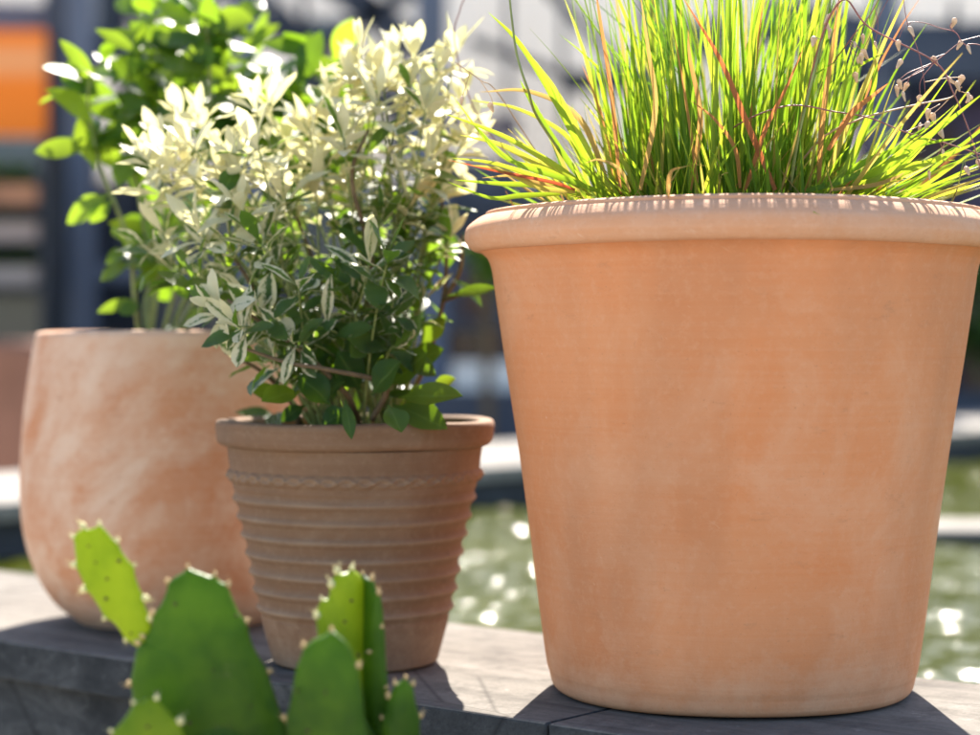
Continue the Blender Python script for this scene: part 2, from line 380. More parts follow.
soil(RX, RY, .121, .228, pot)
LX, LY = -.367, 2.41
pot = thing('rounded_terracotta_pot', 'pale brushed terracotta pot with rounded belly behind the ribbed pot', 'plant pot', (LX, LY, 0))
outer = smooth_prof([(.090, .001), (.108, .001), (.116, .004), (.1415, .026), (.161, .0575), (.174, .098), (.179, .145), (.177, .2155), (.171, .274), (.1625, .325), (.1605, .333)], 8)
b = MB(); b.lathe([(.001, .004)] + outer + [(.1585, .3365), (.152, .3375), (.1475, .335), (.1475, .33)] + [(.155, .27), (.16, .15), (.12, .04), (.001, .03)], (LX, LY, 0), 140, fn=wob)
b.build('body', M_left, pot)
soil(LX, LY, .153, .305, pot)
# ------------------------------------------------------------------ leaves
def leaf(mb, base, d, nrm, L, Wd, curl=.3, fold=.15, tint=0.5, pw=.85, seg=6, wav=0.0, stalk=.08):
    d = d.normalized(); side = d.cross(nrm)
    if side.length < 1e-3: side = d.cross(Vector((.3, .5, .8)))
    side.normalize(); nn = side.cross(d).normalized()
    vs = []; uv = []; ph = rnd(0, 6)
    for i in range(seg + 1):
        s = i / seg
        c = base + d * (s * L * (1 - .15 * abs(curl) * s)) - nn * (curl * s * s * L * .6)
        k = max(0, (s - stalk) / (1 - stalk))
        w_ = Wd / 2 * max(.04, math.sin(math.pi * k ** pw)) ** .8 if i < seg else Wd * .01
        for q in (-1, 0, 1):
            vs.append(c + side * (q * w_) + nn * (abs(q) * fold * w_ + wav * w_ * math.sin(s * 9 + ph + q)))
            uv.append((.5 + .5 * q, s))
    fs = []
    for i in range(seg):
        for q in range(2):
            a = i * 3 + q; fs.append((a, a + 1, a + 4, a + 3))
    mb.add(vs, fs, uv, tint)
def rosette(mb, T, ax, L, Wd, n, tint, open_=1.0, **kw):
    ax = ax.normalized(); a = ax.orthogonal().normalized(); c = ax.cross(a); ph = rnd(0, 6)
    for i in range(n):
        f = i / max(1, n - 1)
        th = ph + i * 2.4 + rnd(-.4, .4)
        pol = R(14 + (76 * open_) * f + rnd(-20, 20))
        rad = a * math.cos(th) + c * math.sin(th)
        d = ax * math.cos(pol) + rad * math.sin(pol)
        l = L * (.55 + .45 * math.sin(math.pi * min(1, .2 + f * .7))) * rnd(.8, 1.15)
        leaf(mb, T - ax * (f * L * .35), d, ax * math.sin(pol) - rad * math.cos(pol) , l, Wd * rnd(.8, 1.2) * (.6 + .4 * f), curl=rnd(.0, .5) * (.4 + f), fold=rnd(.1, .45), tint=tint(f) if callable(tint) else tint, **kw)
# -- variegated shrub in the ribbed pot
sh = thing('variegated_shrub', 'variegated shrub with cream white leaf rosettes growing in the ribbed pot', 'shrub', (RX, RY, .23))
lv = MB(); lv.fixn = False; st = MB()
tips = [ # px, py, depth offset, creaminess
 (362,52,0,1),(392,60,.04,1),(345,88,-.03,1),(375,98,-.05,1),(418,58,.02,1),(440,75,0,.9),(452,52,.03,.8),(462,98,.02,1),(430,112,-.05,1),(405,108,0,1),(398,140,-.06,1),
 (445,135,.03,1),(462,152,.04,1),(330,112,.02,1),(312,130,0,1),(340,140,-.05,1),(300,160,-.06,1),(365,160,0,.9),(270,100,.03,1),(250,112,0,1),(232,125,-.04,1),(262,140,-.07,1),(225,108,.06,1),
 (200,122,.02,1),(180,118,.05,1),(162,140,.03,1),(150,160,0,1),(175,158,-.04,1),(205,158,-.06,1),(232,165,-.08,1),(155,190,.02,.95),(180,195,-.05,1),(210,200,-.08,.9),(165,225,0,.85),(195,230,-.07,.7),
 (245,205,-.08,.8),(280,190,-.08,.7),(318,185,-.04,.8),(350,190,0,.7),(425,165,-.04,.8),(440,195,.03,.6),(470,200,.02,.8),(410,200,-.02,.5),(385,220,-.06,.45),(145,250,.03,.5),(225,250,-.08,.5),(265,240,-.1,.4),(300,235,-.1,.4),
 (340,240,-.08,.35),(455,235,.02,.6),(430,255,.03,.35),(200,285,-.06,.3),(245,290,-.1,.3),(215,312,-.13,.6),(238,325,-.14,.6),(262,318,-.12,.35),(300,285,-.12,.3),(335,280,-.1,.25),(365,265,-.12,.3),(392,262,-.12,.3),(395,300,-.1,.2),
 (358,300,-.1,.2),(420,300,-.02,.2),(290,345,-.13,.3),(325,335,-.1,.2),(268,362,-.1,.2),(372,335,-.1,.15),(398,345,-.08,.15),(175,262,0,.3),(350,120,.06,.6),(300,120,.08,.7),(385,80,-.02,1),(350,68,.03,1),(372,75,.0,1),(425,90,.03,1),(410,80,-.03,1),(290,142,.04,1),(318,160,-.02,1),(250,150,.05,1),(215,138,.0,1),(190,140,-.04,1),(445,110,-.02,1),(470,130,0,1),(430,140,.05,1),(190,175,0,1),(225,185,-.03,1),(265,172,-.05,1),(375,128,-.06,1)]
for (px, py, dz, cr) in tips:
    if 100 < py < 245 and rnd(0, 1) < .26: continue
    px += rnd(-5, 5); py += rnd(-5, 5)
    T = PW(px, py, RY + dz * 1.15 + rnd(-.02, .02))
    a = rnd(0, 6.28); B = Vector((RX + .045 * math.cos(a), RY + .045 * math.sin(a), .225))
    mid = Vector(((B.x * .55 + T.x * .45), (B.y * .5 + T.y * .5), B.z + (T.z - B.z) * .55))
    mid += Vector((rnd(-.02, .02), rnd(-.02, .02), 0))
    if T.z < .36: mid.z = max(mid.z, T.z * .6 + .14)
    pts = bez(B, mid, T, 12); st.tube(pts, .0019, .0009, 5)
    ax = (pts[-1] - pts[-2]).normalized() + Vector((0, -.05, .55))
    t0 = cr
    L = rnd(.040, .056) if cr > .5 else rnd(.040, .060); Wd = L * rnd(.34, .48)
    n = random.choice((7, 8, 9, 10)) if cr > .5 else random.choice((5, 6, 7))
    rosette(lv, T, ax, L, Wd, n, lambda f, c=t0: max(0., min(1., c * (1.15 - .35 * f) + (rnd(-.12, .12) if c > .5 else rnd(-.35, .25)) - (.7 if rnd(0, 1) < .09 else 0))), wav=.16, pw=1.25)
    lo = .45 if cr > .5 else .4
    for k in range(9):
        t = lo + (1 - lo) * (k + rnd(0, .6)) / 9; i = min(11, int(t * 12)); p = pts[i].lerp(pts[i + 1], t * 12 - i) if i < 12 else pts[-1]
        if k % 3 == 2 and cr < .5: continue
        dd = (pts[min(12, i + 1)] - pts[i]).normalized(); th = rnd(0, 6.28); o = dd.orthogonal().normalized(); c2 = dd.cross(o)
        rad = o * math.cos(th) + c2 * math.sin(th)
        dr = dd * rnd(.3, .9) + rad
        tt = max(0, min(1, cr * (t * 1.9 - .90) + rnd(-.25, .15)))
        leaf(lv, p, dr, dd - rad * .4, rnd(.028, .048), rnd(.010, .017), rnd(.1, .8), rnd(.1, .4), tt, wav=.14, pw=1.2)
st.build('stem', M_stem, sh); lv.build('foliage', M_var, sh)
# woody lower branches and broad dark leaves at the base
st = MB(); lv = MB(); lv.fixn = False
def px_branch(P, r0, r1): st.tube(catmull(P, 6), r0, r1, 6)
for P in ([(300,425,2.08),(290,400,2.06),(262,372,2.02),(225,352,2.0)], [(360,425,2.06),(345,392,2.0),(300,350,1.97),(255,318,1.96),(228,300,1.97)], [(372,420,2.0),(385,385,1.98),(330,370,1.95),(285,362,1.94),(235,345,1.95)],
          [(395,425,2.1),(425,365,2.12),(443,300,2.12),(446,240,2.12),(438,180,2.12)], [(443,300,2.12),(465,292,2.1),(480,285,2.08)], [(443,300,2.12),(460,270,2.12),(462,235,2.12)], [(330,425,2.1),(350,350,2.12),(400,250,2.12),(390,180,2.1)],
          [(340,425,2.1),(325,300,2.1),(290,200,2.1)], [(345,425,2.1),(372,280,2.06),(352,180,2.02),(368,130,2.03)], [(320,425,2.1),(260,300,2.08),(215,230,2.06)]):
    px_branch([PW(*p) for p in P], .0032, .0016)
big = [ # base px,py -> tip px,py, depth, width, tint
 (398,398,462,392,1.96,.030,.5),(392,405,448,425,1.98,.034,.25),(388,405,402,432,1.925,.026,.1),(448,296,497,286,2.08,.016,.5),(300,392,262,396,1.98,.030,.6),(330,405,300,372,1.97,.034,.05),(345,400,352,438,1.94,.013,.1),
 (390,385,428,352,2.02,.036,.05),(400,372,440,345,2.06,.036,.15),(360,390,340,352,2.0,.034,.0),(350,410,322,425,1.98,.026,.1),(372,395,395,358,1.96,.036,.05),(410,390,430,412,2.04,.034,.5),(380,370,352,340,2.05,.034,.2),(420,345,445,318,2.08,.026,.7),
 (300,380,282,350,2.03,.028,.3),(290,400,248,388,2.05,.024,.4),(340,380,318,345,2.02,.032,.1),(305,405,280,420,2.0,.02,.1),(405,360,390,320,2.08,.034,.2),(318,400,340,378,1.99,.03,.1),(425,400,455,378,2.06,.026,.9)]
for (x0, y0, x1, y1, D, wd_, tt) in big:
    A = PW(x0, y0, D); Bp = PW(x1, y1, D - rnd(.0, .03)); d = Bp - A
    leaf(lv, A, d, Vector((rnd(-.3, .3), -.8, .7)), d.length, wd_, rnd(.0, .3), rnd(.1, .3), tt, pw=1.0, seg=9, wav=.06)
for k in range(130):     # inner shade leaves
    px, py = rnd(200, 455), rnd(150, 420)
    if py > 300 and (px < 265 or px > 430): continue
    A = PW(px, py, 2.09 + rnd(-.09, .16)); d = rvec() + Vector((0, 0, .2))
    leaf(lv, A, d, Vector((rnd(-.5, .5), -.5, 1)), rnd(.035, .055), rnd(.014, .024), rnd(.1, .5), rnd(.1, .3), rnd(0, .7), wav=.05)
st.build('branch', M_wood, sh); tag(lv.build('broad_leaves', M_gloss, sh), 'broad dark green leaves low in the shrub')
# -- glossy leaved shrub in the rounded pot
sh = thing('glossy_shrub', 'tall shrub with broad glossy green leaves growing in the rounded pale pot', 'shrub', (LX, LY, .30))
st = MB(); lv = MB(); lv.fixn = False
stems = [[(140,345),(135,300),(128,240),(100,165),(88,105),(92,70)], [(150,345),(160,260),(165,180),(170,100),(175,40)], [(160,345),(185,250),(205,150),(210,70),(205,20)],
         [(165,345),(210,240),(245,150),(262,95)], [(170,345),(230,240),(290,160),(312,90)], [(150,345),(150,280),(140,200),(125,130),(130,60)], [(150,345),(145,310),(150,280),(175,200)], [(165,345),(240,280),(320,200),(345,120)],
         [(150,345),(165,350),(178,355)], [(165,345),(200,352),(235,370)]]
SP = []
for j, P in enumerate(stems):
    dd = rnd(-.06, .06) if j != 0 else -.03
    D0 = LY - .02; pts = catmull([PW(x, y, D0 + dd * i / len(P)) for i, (x, y) in enumerate(P)], 6); st.tube(pts, .0032, .0015, 6); SP.append(pts)
def mleaf(x0, y0, x1, y1, D, w_, tt, nrm=None, cu=.2):
    A = PW(x0, y0, D); B_ = PW(x1, y1, D + rnd(-.01, .01)); d = B_ - A
    leaf(lv, A, d, nrm or Vector((rnd(-.3, .3), -.7, .8)), d.length, w_, cu, rnd(.1, .25), tt, pw=.95, seg=9, wav=.05)
UPN = Vector((.1, -.9, .55))
for a in [(88,148,32,148,2.36,.030,.95,UPN),(88,150,130,135,2.37,.028,.8),(95,170,82,110,2.37,.032,1.0),(108,195,62,222,2.36,.032,.9,UPN),(112,200,88,222,2.36,.022,.8,UPN),(118,188,128,152,2.38,.030,.8),(96,80,60,36,2.35,.018,.9,UPN),(100,95,64,60,2.37,.02,.5,UPN),(100,98,60,76,2.37,.018,.5,Vector((.5, -.9, .2))),
          (120,85,150,60,2.38,.03,.7),(140,55,95,25,2.37,.018,.9,UPN),(128,250,104,262,2.37,.024,.9),(130,262,98,278,2.37,.028,.95),(134,290,160,262,2.38,.028,.95),(138,300,95,310,2.37,.016,.9,UPN),(140,305,118,312,2.36,.02,.4,UPN),(170,352,175,392,2.30,.036,.55),(205,352,232,382,2.33,.03,.3),(225,370,214,410,2.28,.026,.3),
          (175,345,150,372,2.33,.032,.5),(300,90,318,26,2.38,.034,.3),(300,95,262,70,2.4,.036,.8),(285,110,285,62,2.42,.034,.7),(180,40,200,-5,2.4,.04,.9),(200,45,215,0,2.38,.034,1.0),(190,50,240,28,2.38,.024,.15),(165,50,152,22,2.4,.03,.7),(175,60,160,18,2.4,.036,.5),(195,80,205,35,2.36,.036,1.0),(165,55,200,10,2.43,.034,.2),
          (240,100,212,90,2.38,.03,1.0),(230,85,218,48,2.4,.034,.9),(160,90,128,82,2.38,.034,.2),(215,75,262,60,2.42,.03,.8),(268,110,250,72,2.4,.03,.8),(130,120,98,140,2.38,.028,.6),(182,20,190,-14,2.42,.03,.1),(162,14,185,-8,2.42,.03,.2)]:
    mleaf(*a)
for j, pts in enumerate(SP):
    n = len(pts)
    for k in range(18 if j not in (0, 8, 9) else 7):
        t = rnd(.4, 1) ** .6; p = pts[min(n - 1, int(t * n))]; d = rvec(); d.z = d.z * .6 + .3
        leaf(lv, p + rvec() * .012, d, Vector((rnd(-.6, .6), rnd(-1.2, -.2), .7)), rnd(.055, .078), rnd(.028, .038), rnd(.0, .5), rnd(.08, .25), rnd(.35, 1), pw=.95, seg=7, wav=.05)
for k in range(125):     # the crown proper
    u = rnd(0, 1); px, py = (rnd(105, 255), rnd(5, 130)) if u < .52 else ((rnd(230, 335), rnd(55, 165)) if u < .92 else (rnd(135, 260), rnd(130, 300)))
    A = PW(px, py, 2.43 + rnd(-.06, .12)); d = rvec(); d.z = d.z * .7 + .3
    leaf(lv, A, d, Vector((rnd(-.6, .6), rnd(-1.2, -.2), .7)), rnd(.052, .074), rnd(.022, .031), rnd(.0, .5), rnd(.08, .25), rnd(.2, 1), pw=.95, seg=7, wav=.05)
st.build('stem', M_stem, sh); lv.build('foliage', M_gloss, sh)
# ------------------------------------------------------------------ grass in the large pot
gr = thing('grass_clump', 'dense clump of yellow green ornamental grass filling the largest pot', 'grass', (BX, BY, .425))
gb = MB(); gb.fixn = False; red = MB(); red.fixn = False
def blade(mb, B_, az, lean, L, w_, droop, tint, seg=8, twist=0.0, kink=None):
    h = Vector((math.cos(az), math.sin(az), 0)); p = Vector(B_); ang = lean; vs = []; uv = []
    sd0 = Vector((-math.sin(az + twist), math.cos(az + twist), 0))
    for i in range(seg + 1):
        s = i / seg
        d = h * math.sin(ang) + Vector((0, 0, math.cos(ang)))
        up = h * -math.cos(ang) + Vector((0, 0, math.sin(ang)))
        sv = (sd0 * math.cos(twist * s) + up * math.sin(twist * s))
        w__ = w_ / 2 * (1 - s ** 2.2) * (.55 + .45 * min(1, s * 4)) + .0001
        vs += [p - sv * w__ + up * w__ * .35, p.copy(), p + sv * w__ + up * w__ * .35]; uv += [(0, s), (.5, s), (1, s)]
        p = p + d * (L / seg); ang += droop / seg * (.4 + 1.6 * s)
        if kink and i == kink[0]: ang += kink[1]
    fs = []
    for i in range(seg):
        for q in range(2): a = i * 3 + q; fs.append((a, a + 1, a + 4, a + 3))
    mb.add(vs, fs, uv, tint)
def tn(mu, sg):
    t = min(.86, max(0, random.gauss(mu, sg)))
    return rnd(.86, .97) if rnd(0, 1) < .04 else t
for k in range(410):     # upright fan
    rr = .090 * math.sqrt(rnd(0, 1)); a = rnd(0, 6.283)
    B_ = Vector((BX - .004 + rr * math.cos(a) * 1.15, BY + rr * math.sin(a), .42))
    lean = 9 * (rr / .090) * rnd(.1, 1.25) + abs(random.gauss(0, 6))
    kk = (random.choice((3, 4, 5)), rnd(-.5, 1.0)) if rnd(0, 1) < .12 else None
    blade(gb, B_, a + random.gauss(0, .8), R(lean), rnd(.10, .34), rnd(.0022, .0058), rnd(-.1, .4), tn(.40, .27), twist=rnd(-1.3, 1.3), kink=kk)
for k in range(300):     # shorter, half leaning
    a = rnd(0, 6.283); rr = .13 * math.sqrt(rnd(.05, 1))
    B_ = Vector((BX + rr * math.cos(a), BY + rr * math.sin(a) * .9, .42))
    blade(gb, B_, a + rnd(-.9, .9), R(rnd(12, 48)), rnd(.06, .15), rnd(.0022, .0052), rnd(-.3, .6), tn(.55, .24), twist=rnd(-1.2, 1.2))
for k in range(130):     # low arching, most of them to the right
    a = random.gauss(0.0, .6) if rnd(0, 1) < .76 else random.gauss(math.pi, .5)
    rt = math.cos(a) > 0
    rr = rnd(.02, .12); B_ = Vector((BX + rr * math.cos(a), BY + rr * math.sin(a), .42))
    blade(gb, B_, a, R(rnd(48, 78)), rnd(.11, .23) if rt else rnd(.10, .18), rnd(.0035, .0075), rnd(-.3, .35), tn(.52, .2), twist=rnd(-.9, .9), kink=(4, rnd(-.4, .7)) if rnd(0, 1) < .2 else None)
for k in range(160):     # dead thatch at the base
    rr = .15 * math.sqrt(rnd(.02, 1)); a = rnd(0, 6.283)
    blade(red, Vector((BX + rr * math.cos(a), BY + rr * math.sin(a), .421)), rnd(0, 6.283), R(rnd(20, 85)), rnd(.03, .11), rnd(.0012, .0032), rnd(-.4, 1.2), rnd(.87, .97), twist=rnd(-2, 2), seg=6, kink=(3, rnd(-.8, .8)))
# short dense undergrowth at the rim
for k in range(190):
    rr = .150 * math.sqrt(rnd(.1, 1)); a = rnd(0, 6.283)
    B_ = Vector((BX + rr * math.cos(a), BY + rr * math.sin(a), .42))
    blade(gb, B_, a + rnd(-1, 1), R(rnd(5, 60)), rnd(.04, .10), rnd(.0025, .0045), rnd(-.2, .8), min(.95, max(0, random.gauss(.5, .25))), seg=5, twist=rnd(-1, 1))
def to(px, py, D): return PW(px, py, D)
def pblade(mb, P, w_, tint):    # a blade along a traced curve
    pts = catmull([to(*p) for p in P], 6); n = len(pts); vs = []; uv = []
    for i, p in enumerate(pts):
        s = i / (n - 1); d = (pts[min(n - 1, i + 1)] - pts[max(0, i - 1)]).normalized()
        sv = d.cross(Vector((0.2, -1, .25))).normalized(); up = sv.cross(d)
        ww = w_ / 2 * (1 - s ** 2.5) * (.6 + .4 * min(1, s * 4)) + .0001
        vs += [p - sv * ww + up * ww * .4, p, p + sv * ww + up * ww * .4]; uv += [(0, s), (.5, s), (1, s)]
    fs = []
    for i in range(n - 1):
        for q in range(2): a = i * 3 + q; fs.append((a, a + 1, a + 4, a + 3))
    mb.add(vs, fs, uv, tint)
lft = [([(600,190,1.87),(560,110,1.83),(520,45,1.8),(488,12,1.78)], .007, .5), ([(590,190,1.86),(545,160,1.82),(500,135,1.79),(440,112,1.76)], .0065, .6), ([(585,190,1.86),(545,170,1.84),(500,155,1.82),(452,95,1.8)], .005, .55),
       ([(610,190,1.85),(560,100,1.84),(540,70,1.84),(530,55,1.84)], .006, .7), ([(590,192,1.86),(540,165,1.85),(500,145,1.85),(460,135,1.85)], .007, .8), ([(600,192,1.84),(560,178,1.8),(510,160,1.78),(470,120,1.78)], .006, .45),
       ([(580,195,1.84),(540,186,1.8),(500,184,1.78),(455,180,1.77)], .006, .5), ([(570,192,1.82),(530,175,1.8),(490,163,1.78),(452,158,1.77)], .005, .7), ([(590,192,1.85),(560,150,1.85),(530,100,1.86),(520,80,1.86)], .006, .4),
       ([(575,192,1.8),(540,188,1.78),(500,170,1.76),(470,165,1.75)], .005, .85), ([(590,190,1.9),(570,140,1.9),(520,110,1.9),(470,100,1.9)], .005, .75), ([(560,194,1.82),(520,196,1.79),(490,198,1.77),(448,182,1.75)], .005, .5),
       ([(610,190,1.88),(580,120,1.86),(530,92,1.86),(480,92,1.86)], .006, .9)]
rgt = [([(830,195,1.86),(880,170,1.8),(930,135,1.77),(985,92,1.75)], .008, .5), ([(840,195,1.85),(890,178,1.8),(940,158,1.77),(984,140,1.76)], .007, .55), ([(820,190,1.86),(870,160,1.83),(920,145,1.8),(960,138,1.79)], .006, .35),
       ([(830,190,1.88),(860,140,1.88),(875,70,1.87),(868,18,1.86)], .007, .5), ([(800,190,1.88),(815,110,1.86),(850,72,1.84),(886,52,1.83)], .006, .5), ([(800,190,1.87),(830,130,1.86),(845,80,1.86),(842,35,1.86)], .006, .55),
       ([(820,192,1.84),(870,182,1.8),(910,165,1.79),(955,160,1.78)], .006, .6), ([(850,194,1.84),(870,188,1.82),(890,180,1.8),(908,178,1.8)], .007, .7), ([(830,190,1.84),(850,160,1.84),(862,130,1.84),(870,108,1.84)], .006, .55),
       ([(840,192,1.86),(870,172,1.85),(890,150,1.84),(905,120,1.84)], .006, .5), ([(800,193,1.82),(850,178,1.8),(880,160,1.8),(938,118,1.79)], .006, .3), ([(850,194,1.88),(885,180,1.88),(915,150,1.88),(948,115,1.87)], .007, .5)]
for P, ww, t in lft + rgt: pblade(gb, P, ww, t)
for P, ww, t in [([(775,190,1.8),(745,120,1.79),(720,60,1.79),(682,-4,1.79)], .006, .98), ([(818,190,1.84),(822,120,1.82),(832,50,1.82),(840,-8,1.82)], .0055, .93), ([(828,150,1.8),(850,115,1.79),(870,98,1.79),(890,82,1.78)], .0055, .96),
                 ([(575,190,1.8),(550,182,1.78),(500,172,1.76),(448,160,1.75)], .0035, 1.0), ([(560,190,1.8),(535,182,1.78),(512,176,1.77),(482,178,1.77)], .004, .9), ([(745,190,1.8),(765,130,1.79),(785,90,1.79),(805,45,1.79)], .004, .97),
                 ([(640,190,1.8),(655,110,1.79),(648,50,1.79),(640,-8,1.79)], .005, .91), ([(690,190,1.82),(700,120,1.8),(690,60,1.8),(688,30,1.8)], .005, .93), ([(830,190,1.79),(870,186,1.78),(895,178,1.78),(905,172,1.77)], .004, .9),
                 ([(630,192,1.78),(620,170,1.77),(600,160,1.77),(585,163,1.77)], .003, .9), ([(740,188,1.8),(735,150,1.79),(715,120,1.78),(690,100,1.78)], .004, .95), ([(620,190,1.84),(612,100,1.84),(600,20,1.84),(596,-8,1.84)], .004, .95)]:
    pblade(red, P, ww, t)
def mk_wisp():
    pblade(red, [(668,200,1.72),(668,186,1.70),(671,172,1.695),(681,167,1.69)], .004, .92)
mk_wisp()
gb.build('blades', M_grass, gr); tag(red.build('dry_blades', M_grass, gr), 'red and brown drying grass blades')
# flowering stalks with hanging spikelets
def spikelet_mesh():
    b = MB()
    for i in range(4):      # overlapping scales of a flat hanging spikelet
        z0 = -.0015 * i; k = 1 - .16 * i; vs = []; fs = []
        for r_ in range(4):
            for a_ in range(8):
                f = math.sin((r_ + .5) / 4 * math.pi); q = 2 * math.pi * a_ / 8
                vs.append((.0029 * k * f * math.cos(q), .0015 * k * f * math.sin(q), z0 - .0016 * (r_ - 1) * 1.0))
        for r_ in range(3):
            for a_ in range(8): fs.append((r_ * 8 + a_, r_ * 8 + (a_ + 1) % 8, (r_ + 1) * 8 + (a_ + 1) % 8, (r_ + 1) * 8 + a_))
        fs += [tuple(range(8))[::-1], tuple(range(24, 32))]
        b.add(vs, fs)
    return b
def stalk(P, w0, w1, mat, sub=(), spk=(), D=1.8):
    b = MB(); b.tube(catmull([PW(x, y, D + dz) for x, y, dz in P], 6), w0, w1, 5)
    for Q in sub: b.tube(catmull([PW(x, y, D) for x, y in Q], 5), .00042, .0003, 4)
    o = b.build('seed_stalk', mat, gr)
    for (x, y) in spk:
        m = spikelet_mesh().build('spikelet', M_spik); m.parent = o
        m.rotation_euler = (rnd(-.5, .5), rnd(-.7, .7), rnd(-1.2, 1.2)); s = rnd(.85, 1.2); m.scale = (s, s, s)
        m.location = PW(x, y, D + rnd(-.008, .008)) 
    return o
stalk([(790,190,.1),(815,60,.03),(842,0,.0),(870,28,0),(935,62,0),(953,92,0),(968,128,0),(982,172,0)], .0010, .0006, M_redst,
      [[(935,62),(945,54),(955,46),(961,41)],[(935,62),(920,68),(908,73),(899,80)],[(935,62),(912,75),(907,84)],[(935,62),(921,80),(920,97)],[(961,41),(972,38),(984,35)],[(961,41),(955,32),(940,28),(925,23),(910,22),(904,27),(899,38)],[(910,22),(910,30)],[(961,41),(968,47)],[(955,32),(950,26),(955,20)],[(968,44),(975,44),(985,46)],[(945,54),(933,58)],[(903,-4),(907,22),(915,42),(921,62),(925,90),(924,112)],[(924,70),(902,81),(898,87)]],
      [(961,42),(968,47),(955,20),(910,28),(898,42),(901,61),(933,58),(899,81),(907,84),(897,87),(903,93),(920,97)], 1.78)
stalk([(700,170,.12),(730,130,.04),(786,106,0),(836,112,0),(870,118,0),(905,132,0),(945,143,0),(985,156,0)], .0008, .0006, M_redst,
      [[(905,132),(915,128),(920,125)],[(915,128),(928,123)],[(930,138),(940,131)],[(940,142),(943,151)],[(945,143),(935,160),(929,172)]], [(920,125),(928,123),(940,131),(943,151),(929,172)], 1.80)
stalk([(780,190,.06),(820,140,.02),(858,120,0),(885,112,0),(920,104,0),(950,98,0),(957,90,0),(962,87,0)], .0011, .0006, M_straw,
      [[(950,98),(940,108),(932,115)],[(940,104),(928,111)],[(925,82),(940,79),(948,78)],[(948,78),(957,83)],[(948,78),(962,77)],[(957,90),(968,94)]], [(932,115),(928,111),(948,78),(957,83),(962,77),(968,94),(971,97)], 1.81)
stalk([(800,190,.1),(820,90,.05),(850,40,0),(868,18,0),(880,-4,0)], .0007, .0005, M_redst,
      [[(868,18),(862,30),(863,36)],[(875,8),(878,25),(875,43)],[(856,30),(855,43)],[(850,40),(863,51)],[(850,42),(858,59)],[(850,44),(855,74)],[(890,-4),(880,15),(868,40),(858,62)]], [(875,43),(863,36),(855,43),(863,51),(858,59),(861,55),(855,74)], 1.84)
stalk([(950,205,.1),(957,190,.02),(961,172,0),(964,160,0)], .0009, .0005, M_stem, [[(964,160),(966,168)],[(964,160),(972,156),(978,161)]], [(966,168),(978,161)], 1.80)
stalk([(590,192,.1),(540,122,.05),(528,90,.0),(517,55,0),(512,20,0),(509,-8,0)], .0014, .0009, M_stem, [], [], 1.78)
stalk([(560,190,.06),(500,96,.03),(480,80,0),(455,62,0)], .0006, .0004, M_straw, [[(470,72),(466,85),(462,98)],[(480,80),(490,95),(493,104)]], [(462,98),(490,104)], 1.86)
stalk([(540,190,.2),(480,120,.2),(455,45,.2),(460,10,.2),(467,-6,.2)], .0008, .0006, M_redst, [], [], 1.85)
stalk([(790,190,.02),(800,130,0),(822,40,0),(825,20,0),(832,-6,0)], .0014, .0009, M_stem, [[(822,40),(815,37),(813,38)]], [(814,38),(826,24),(829,16),(830,30)], 1.80)
# ------------------------------------------------------------------ prickly pear in front
def mk_cactus(name, c0, c1, tc, f):
    m = NM(name, .5, .22); n = m.noise(32, 5, .6)
    cb = m.ramp(n, [(.35, c0), (.7, c1)])
    cb = m.mix(m.ramp(m.noise(45, 8, .8), [(.60, 0.), (.72, .55)]), cb, (.20, .20, .07)); cb = m.mix(m.ramp(m.noise(26, 9, .85), [(.68, 0.), (.72, .7)]), cb, (.16, .11, .05))
    m.color(cb); m.nrm(m.bump(m.noise(220, 3), .2, .001, m.bump(m.noise(18, 2), .3, .006)))
    m.translucent(tc, f); return m.m
M_cac = mk_cactus('cactus_green', (.026, .075, .005), (.085, .17, .008), (.20, .34, .004), .33)
M_cacy = mk_cactus('cactus_young', (.10, .20, .008), (.27, .36, .015), (.48, .56, .012), .40)
M_are = plain('areole_wool', (.52, .36, .17), .9, .45, 200)
M_arey = plain('areole_young', (.66, .60, .30), .9, .35, 200)
M_dk = plain('areole_dark', (.10, .07, .03), .9, .3, 200)
ca = thing('prickly_pear_cactus', 'green prickly pear cactus with upright pads in front of the wall', 'cactus', (-.19, 1.48, -.16))
